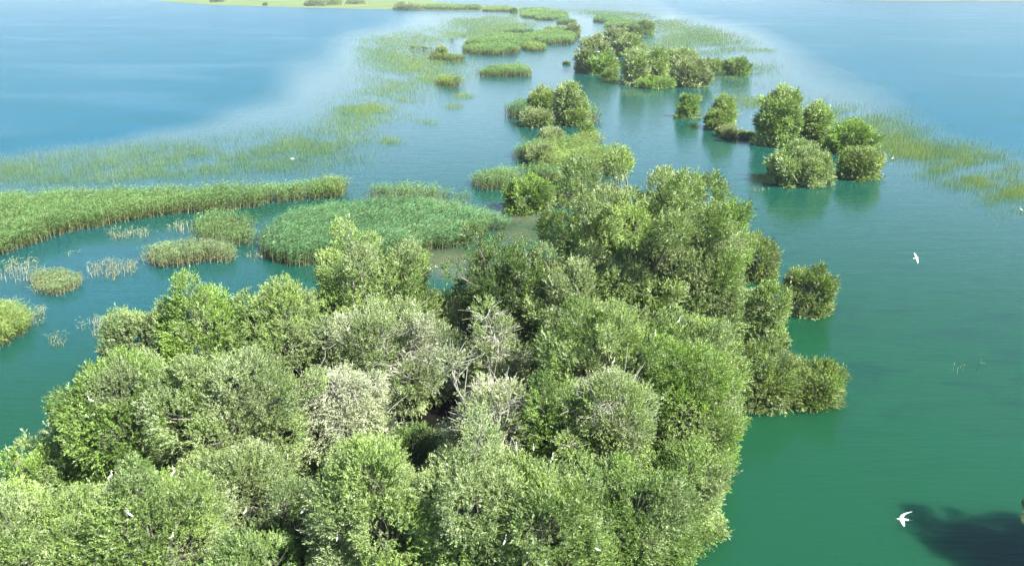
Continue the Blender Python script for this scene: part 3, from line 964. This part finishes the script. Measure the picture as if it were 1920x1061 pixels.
GL = 'far reed islands left of the channel'
for lab, b, h, k in [
    ('flat lens shaped reed island alone in the open channel', [(896, 139), (905, 143), (960, 144), (990, 143), (998, 138), (990, 127, 1), (975, 121, 1), (930, 125, 1), (898, 130, 1)], 2.6, 'green'),
    ('rounded reed island at the front of the far left group', [(862, 95), (885, 102), (930, 104), (965, 101), (975, 95), (960, 86, 1), (915, 82, 1), (870, 87, 1)], 2.8, 'green'),
    ('wide reed island behind the rounded one', [(872, 85), (920, 89), (975, 91), (1000, 85), (994, 66, 1), (940, 64, 1), (885, 72, 1)], 3.0, 'green'),
    ('small yellow reed clump between the far left islands', [(981, 93), (1000, 97), (1022, 94), (1020, 83, 1), (995, 81, 1)], 2.6, 'yellow'),
    ('long reed island beside the channel right of the wide one', [(985, 80), (1030, 84), (1070, 82), (1079, 75), (1070, 58, 1), (1020, 56, 1), (990, 63, 1)], 3.0, 'green'),
    ('dark thin reed line behind the wide island', [(945, 64), (1000, 64), (1002, 57, 1), (960, 56, 1)], 2.8, 'deep'),
    ('low reed bank on the inside of the far channel bend', [(1022, 58), (1064, 58), (1062, 51, 1), (1024, 51, 1)], 2.6, 'dry'),
    ('dark green reed lens at the far channel bend', [(1044, 46), (1078, 46), (1078, 38, 1), (1050, 36, 1)], 3.4, 'deep'),
    ('narrow reed lens left of the dark green lens', [(1005, 38), (1036, 39), (1034, 31, 1), (1008, 30, 1)], 3.0, 'green'),
    ('broad far reed field filling the inside of the channel bend', [(980, 34), (1060, 38), (1062, 24, 1), (1020, 16, 1), (975, 17, 1)], 3.0, 'green'),
    ('far reed spit right of the tiny dark shrub', [(905, 22), (960, 23), (958, 14, 1), (910, 13.5, 1)], 3.4, 'yellow'),
    ('thin far reed spit running left from the shrub', [(795, 19), (900, 20), (898, 11, 1), (800, 11, 1)], 4.5, 'green'),
    ('wedge of reeds below the pale brown shrub', [(804, 112), (850, 116), (874, 113), (850, 104, 1), (810, 101, 1)], 2.4, 'yellow'),
    ('thin yellow reed line left of the pale brown shrub', [(768, 93), (812, 95), (812, 88, 1), (770, 87, 1)], 2.4, 'yellow'),
    ('reeds on the right bank of the far channel mouth', [(1114, 41), (1160, 48), (1172, 44), (1160, 31, 1), (1118, 29, 1)], 3.4, 'deep'),
    ('reed bank behind the far island right of the channel mouth', [(1132, 52), (1180, 52), (1190, 44), (1180, 38, 1), (1140, 42, 1)], 3.0, 'green'),
    ('small reed patch in front of the bush linking the far island', [(1322, 142), (1355, 144), (1360, 134, 1), (1325, 130, 1)], 2.6, 'deep'),
    ('low yellowish tussock rising from the flooded rushes left of the channel', [(814, 160), (850, 164), (876, 161), (850, 148, 1), (825, 141, 1)], 2.4, 'yellow'),
    ('tiny reed tuft in the water above the thin yellow reed line', [(842, 77), (854, 77), (853, 71, 1), (843, 71, 1)], 2.4, 'green'),
]:
    reed_bed(lab, b, h, k, 24, GL, leaves=5, wind=.4, edge=.5, tall=1.45)


# ------------------------------------------------------------------ flooded rushes: uncountable thin stalks
def rushes(name, strokes, seed, per_px, ca=(0.11, 0.20, 0.07), cb=(0.22, 0.28, 0.065)):
    r = np.random.default_rng(seed)
    P, D = [], []
    for pts, w, dens in strokes:
        pts = np.array(pts, float)
        seg = np.linalg.norm(np.diff(pts, axis=0), axis=1)
        n = int(max(seg.sum(), w) * 2.5 * w * dens * per_px)
        s = r.uniform(-0.02, 1.02, n) * seg.sum()
        cum = np.concatenate([[0], np.cumsum(seg)])
        q = np.stack([np.interp(s, cum, pts[:, 0]), np.interp(s, cum, pts[:, 1])], 1)
        q += r.normal(0, 1, (n, 2)) * np.array([w * 2.4, w * 0.85])
        P.append(q)
    P = np.concatenate(P)
    nz = wob(np.concatenate([P * np.array([0.22, 1.0]), np.zeros((len(P), 1))], 1), 0.075, seed + 1) + 0.6 * wob(np.concatenate([P * np.array([0.3, 1.3]), np.zeros((len(P), 1))], 1), 0.22, seed + 2)
    P = P[(nz + r.normal(0, 0.6, len(P)) > -0.1) & (P[:, 1] > 14)]
    W = at_many(P, np.zeros(len(P)))
    n = len(W)
    dist = np.linalg.norm(W - CAM, axis=1)
    h = r.uniform(0.3, 0.95, n)
    wd = 0.008 + 0.00012 * dist + 0.00010 * np.clip(dist - 300, 0, 900)
    az = r.uniform(0, np.pi, n)
    sd = np.stack([np.cos(az), np.sin(az), 0 * az], 1) * wd[:, None] * 0.5
    lean = r.normal(0, 0.16, (n, 3)) * h[:, None]; lean[:, 2] = h
    lo = np.array([0, 0, -0.05])
    V = np.stack([W - sd + lo, W + sd + lo, W + sd * .4 + lean, W - sd * .4 + lean], 1).reshape(-1, 3)
    f = np.arange(4 * n).reshape(-1, 4)
    tone = np.clip(0.5 + 0.35 * wob(np.concatenate([P, np.zeros((n, 1))], 1), 0.03, seed + 5) + r.normal(0, 0.25, n), 0, 1)[:, None]
    c = np.array(ca) * (1 - tone) + np.array(cb) * tone
    c = np.repeat(c * r.uniform(0.75, 1.25, (n, 1)), 4, 0)
    o = add(name, raw_mesh(name, V, f, {'col': rgba(c, 4 * n)}), M_REED)
    return o


tag(rushes('flooded_rushes', [
    ([(560, 278), (640, 250), (690, 215), (735, 195)], 16, .4),
    ([(640, 205), (735, 195)], 10, .35),
    ([(690, 200), (735, 168), (755, 140), (745, 105)], 16, .6),
    ([(700, 105), (800, 120), (860, 130)], 14, .45),
    ([(690, 88), (770, 74), (850, 60), (960, 48)], 11, .75),
    ([(840, 45), (920, 38), (1000, 32)], 7, 1.0),
    ([(850, 66), (940, 55), (1000, 46)], 6, .9),
    ([(760, 130), (830, 150)], 10, .7),
    ([(835, 150), (850, 158)], 6, .9),
    ([(860, 181), (885, 181)], 3, 1.0),
    ([(780, 232), (815, 232)], 3.5, .8),
    ([(840, 200), (860, 200)], 3, .6),
    ([(720, 265), (750, 268)], 4, .6),
], 71, 6.5), 'pale green haze of thin flooded rushes left of the channel', 'rushes', kind='stuff')
tag(rushes('flooded_rushes', [
    ([(-20, 324), (200, 312), (400, 298), (560, 288), (665, 284)], 19, .55),
    ([(330, 298), (500, 290), (640, 286)], 13, .6),
    ([(100, 332), (300, 322), (450, 314), (620, 304)], 12, .4),
    ([(150, 296), (450, 268), (620, 250)], 15, .22),
], 73, 2.4, (0.085, 0.165, 0.085), (0.15, 0.225, 0.085)), 'grey green belt of thin rushes in the water beyond the long curved reed bed', 'rushes', kind='stuff')
tag(rushes('flooded_rushes', [
    ([(1290, 152), (1340, 152), (1400, 146)], 9, 1.0),
    ([(1350, 165), (1410, 155)], 9, .5),
    ([(1215, 80), (1290, 75), (1380, 78)], 10, .9),
    ([(1215, 100), (1290, 95), (1370, 92)], 10, .7),
    ([(1230, 60), (1300, 62), (1360, 68)], 8, .7),
    ([(1380, 192), (1430, 186), (1470, 186)], 9, .9),
    ([(1400, 94), (1450, 96)], 3, .6),
    ([(1340, 128), (1460, 132)], 8, .3),
    ([(1540, 205), (1600, 220), (1720, 240)], 13, .4),
    ([(1640, 258), (1700, 272), (1770, 296), (1850, 325), (1930, 370)], 15, .5),
    ([(1660, 280), (1700, 292), (1750, 305)], 10, .4),
    ([(1760, 318), (1850, 345), (1930, 390)], 14, .5),
    ([(1800, 280), (1920, 320)], 14, .25),
    ([(1100, 24), (1200, 34), (1290, 44)], 6, 1.0),
    ([(1180, 44), (1250, 50), (1330, 54)], 6, .7),
    ([(1165, 175), (1240, 178)], 4, .5),
    ([(1040, 21), (1120, 24), (1240, 30)], 3, 1.0),
], 72, 5.5), 'pale green flooded rushes right of the channel', 'rushes', kind='stuff')

# ------------------------------------------------------------------ haze: thin even air over the lake
def build_haze():
    m, nt, out = node_mat('haze')
    v = nt.nodes.new('ShaderNodeVolumePrincipled')
    v.inputs['Color'].default_value = (0.86, 0.92, 1.0, 1)
    v.inputs['Density'].default_value = 0.0001
    v.inputs['Anisotropy'].default_value = 0.2
    nt.links.new(v.outputs[0], out.inputs['Volume'])
    x0, x1, y0, y1, z0, z1 = -9000, 9000, -9000, 9000, -8, 180
    vv = [(x, y, z) for z in (z0, z1) for y in (y0, y1) for x in (x0, x1)]
    ff = [(0, 2, 3, 1), (4, 5, 7, 6), (0, 1, 5, 4), (2, 6, 7, 3), (0, 4, 6, 2), (1, 3, 7, 5)]
    tag(add('haze', raw_mesh('haze', vv, ff), m), kind='stuff')


build_haze()

# ------------------------------------------------------------------ birds
ALL = np.concatenate(SHOOTS)
APX = to_px(ALL)


def perch(px, py):
    d = np.hypot(APX[:, 0] - px, APX[:, 1] - py)
    s = np.where(d < 9)[0]
    if len(s) == 0:
        return at(px, py, 7.0)
    k = np.quantile(APX[s, 2], 0.05)
    ray = FWD + np.array([1.0, 0, 0]) * ((px - 960) / F) + UP * (-(py - 530.5) / F)
    return CAM + ray * (k - 0.12)


def lofted(path, rad, sides=10, squash=0.85):
    g = Geo(); g.tube(path, rad, sides, squash=squash)
    return g


def egret_meshes():
    b = lofted([(-.30, 0, .26), (-.27, 0, .28), (-.14, 0, .34), (0, 0, .42), (.09, 0, .50), (.13, 0, .57), (.10, 0, .66), (.08, 0, .74), (.11, 0, .81), (.155, 0, .835), (.20, 0, .83), (.225, 0, .825)],
               [.004, .035, .075, .090, .072, .042, .027, .024, .026, .033, .024, .008])
    body = b.mesh('body')
    g = Geo(); g.tube([(.21, 0, .828), (.27, 0, .82), (.34, 0, .81)], [.014, .009, .002], 6); bill = g.mesh('bill')
    legs = []
    for s in (-1, 1):
        g = Geo(); g.tube([(0, .035 * s, .40), (-.02, .035 * s, .20), (.0, .035 * s, -.02), (.06, .04 * s, -.03)], [.014, .009, .009, .005], 6)
        legs.append(g.mesh('leg'))
    return body, bill, legs


def wing(g, side, up, sweep=0.0, span=0.62, fold=0.25):
    n = 9
    t = np.linspace(0, 1, n)
    chord = np.interp(t, [0, .25, .55, .85, 1], [.26, .27, .24, .15, .03])
    y = side * span * t * np.cos(up * t ** .5)
    z = 0.05 + span * t * np.sin(up) - fold * t * t * span
    xo = 0.06 - sweep * t * t
    prof = np.array([(0.5, 0), (0.2, .035), (-.2, .025), (-.5, .0), (-.2, -.01), (0.2, -.012)])
    V = np.stack([np.stack([xo[i] + prof[:, 0] * chord[i], np.full(6, y[i]), z[i] + prof[:, 1] * chord[i] * 1.2], 1) for i in range(n)]).reshape(-1, 3)
    i = np.arange(n - 1)[:, None] * 6
    j = np.arange(6)[None]
    f = np.stack([i + j, i + (j + 1) % 6, i + 6 + (j + 1) % 6, i + 6 + j], -1).reshape(-1, 4)
    g.put(V, f)


def flying_meshes(upl, upr, swl=0.0, swr=0.0, spl=0.62, spr=0.62):
    b = lofted([(-.36, 0, .0), (-.30, 0, .01), (-.15, 0, .02), (.02, 0, .03), (.14, 0, .03), (.22, 0, .02), (.26, 0, .06), (.30, 0, .07), (.34, 0, .06)],
               [.05, .06, .075, .085, .07, .04, .034, .036, .010])
    wing(b, 1, upl, swl, spl); wing(b, -1, upr, swr, spr)
    body = b.mesh('body')
    g = Geo(); g.tube([(.33, 0, .06), (.38, 0, .05), (.45, 0, .04)], [.014, .009, .002], 6); bill = g.mesh('bill')
    legs = []
    for s in (-1, 1):
        g = Geo(); g.tube([(-.25, .03 * s, -.02), (-.42, .03 * s, -.01), (-.60, .03 * s, 0)], [.012, .008, .006], 6)
        legs.append(g.mesh('leg'))
    return body, bill, legs


def cormorant_meshes():
    b = lofted([(-.22, 0, .02), (-.17, 0, .10), (-.08, 0, .22), (0, 0, .34), (.05, 0, .45), (.06, 0, .55), (.05, 0, .64), (.08, 0, .70), (.13, 0, .71), (.16, 0, .705)],
               [.02, .05, .09, .10, .075, .045, .035, .038, .034, .012])
    body = b.mesh('body')
    g = Geo(); g.tube([(.15, 0, .707), (.20, 0, .70), (.245, 0, .69)], [.014, .010, .003], 6); bill = g.mesh('bill')
    legs = []
    for s in (-1, 1):
        g = Geo(); g.tube([(0, .05 * s, .26), (.01, .05 * s, .1), (.02, .05 * s, -.02)], [.02, .014, .012], 6)
        legs.append(g.mesh('leg'))
    return body, bill, legs


def bird(name, cat, label, ms, pos, rz, scale, mats, group=None, tilt=0.0, roll=0.0):
    body, bill, legs = ms
    root = thing(name, label, cat, tuple(pos), group)
    root.rotation_euler = (roll, tilt, rz)
    root.scale = (scale,) * 3
    add('body', body, mats[0], root); add('bill', bill, mats[1], root)
    for l in legs: add('leg', l, mats[2], root)
    return root


EG = egret_meshes()
CO = cormorant_meshes()
EM = (M_EGRET, M_BILL, M_LEG)
GE = 'white egrets perched on the willows'
for px, py, hd, lab in [
    (171, 757, 200, 'white egret on the mid green crown at the left edge of the wood'),
    (209, 900, 30, 'white egret on a crown at the far lower left, below the dark gap'),
    (326, 893, 60, 'white egret leaning right with raised neck, just right of the dark gap at lower left'),
    (245, 972, 170, 'tall white egret standing upright, largest of those at lower left'),
    (324, 1013, 10, 'white egret near the bottom edge, right of the tall upright one'),
    (381, 950, 80, 'half hidden white egret among silvery leaves at lower left'),
    (461, 965, 50, 'white egret leaning right beside the lower dark hollow'),
    (570, 965, 40, 'greyish white egret inside the shadow of the lower dark hollow'),
    (633, 1015, 90, 'small white egret right of the lower dark hollow near the bottom edge'),
    (654, 622, 60, 'white egret with stretched neck on the ridge above the drooping whitened willow'),
    (733, 697, 90, 'small white egret in grey twigs above the central hollow'),
    (775, 576, 150, 'white egret high on the pale yellow green willow'),
    (757, 664, 150, 'white egret on a pale bare branch left of the open willow'),
    (799, 625, 90, 'white egret low among twigs at the right side of the greyish willow'),
    (851, 812, 140, 'white egret just left of the long bare branches beside the hollow'),
    (907, 670, 30, 'white egret on the green tuft inside the open branched willow'),
    (968, 846, 90, 'white egret on the bright tuft, left one of two side by side'),
    (1000, 846, 90, 'white egret on the bright tuft, right one of two side by side'),
    (1035, 868, 60, 'white egret just below and right of the pair on the bright tuft'),
    (1150, 684, 40, 'slender white egret above the chalky white stain'),
    (1140, 702, 100, 'small white egret just below the slender one at the chalky stain'),
    (1228, 632, 90, 'white egret standing next to a black cormorant'),
    (1272, 608, 30, 'white egret on a dark twig right of the cormorants'),
    (1119, 1038, 190, 'large white egret at the bottom edge right of centre'),
    (947, 1022, 60, 'white egret half hidden in silver leaves at the bottom centre'),
]:
    bird('egret', 'egret', lab, EG, perch(px, py), math.radians(hd), 0.68, EM, GE)
for px, py, hd, lab in [
    (1180, 583, 60, 'black cormorant alone on the pale crown in the middle of the wood'),
    (1216, 640, 100, 'black cormorant beside a white egret'),
    (1327, 452, 120, 'black cormorant on the silvery willow at the right flank'),
]:
    bird('cormorant', 'cormorant', lab, CO, perch(px, py), math.radians(hd), 0.95, (M_BLACK, M_LEG, M_LEG), 'black cormorants perched on the willows')

FL = flying_meshes(-0.7, 0.45, 0.12, 0.85, 0.36, 0.66)
FW = flying_meshes(0.12, 0.12)
bird('egret', 'egret', 'white egret flying left with one wing raised over the dark water at lower right', FL, at(1692, 974, 13.0), math.radians(176), 0.72, EM, None, 0, math.radians(-4))
bird('egret', 'egret', 'white egret gliding with spread wings over the open water on the right', FW, at(1717, 484, 6.0), math.radians(20), 1.05, EM, None, 0, math.radians(52))
bird('egret', 'egret', 'distant white egret flying low over the flooded rushes on the left', FW, at(548, 298, 3.0), math.radians(200), 1.1, EM, None)
bird('egret', 'egret', 'distant white egret flying past the front of the far island willows', FW, at(1120, 98, 14.0), math.radians(150), 2.6, EM, None, 0, math.radians(40))
bird('egret', 'egret', 'distant white egret standing in the flooded rushes right of the small rounded bush', EG, at(1673, 301, 0.1), math.radians(20), 1.1, EM, None)
bird('egret', 'egret', 'distant white egret standing in the rushes at the right edge of the view', EG, at(1913, 398, 0.1), math.radians(150), 1.1, EM, None)
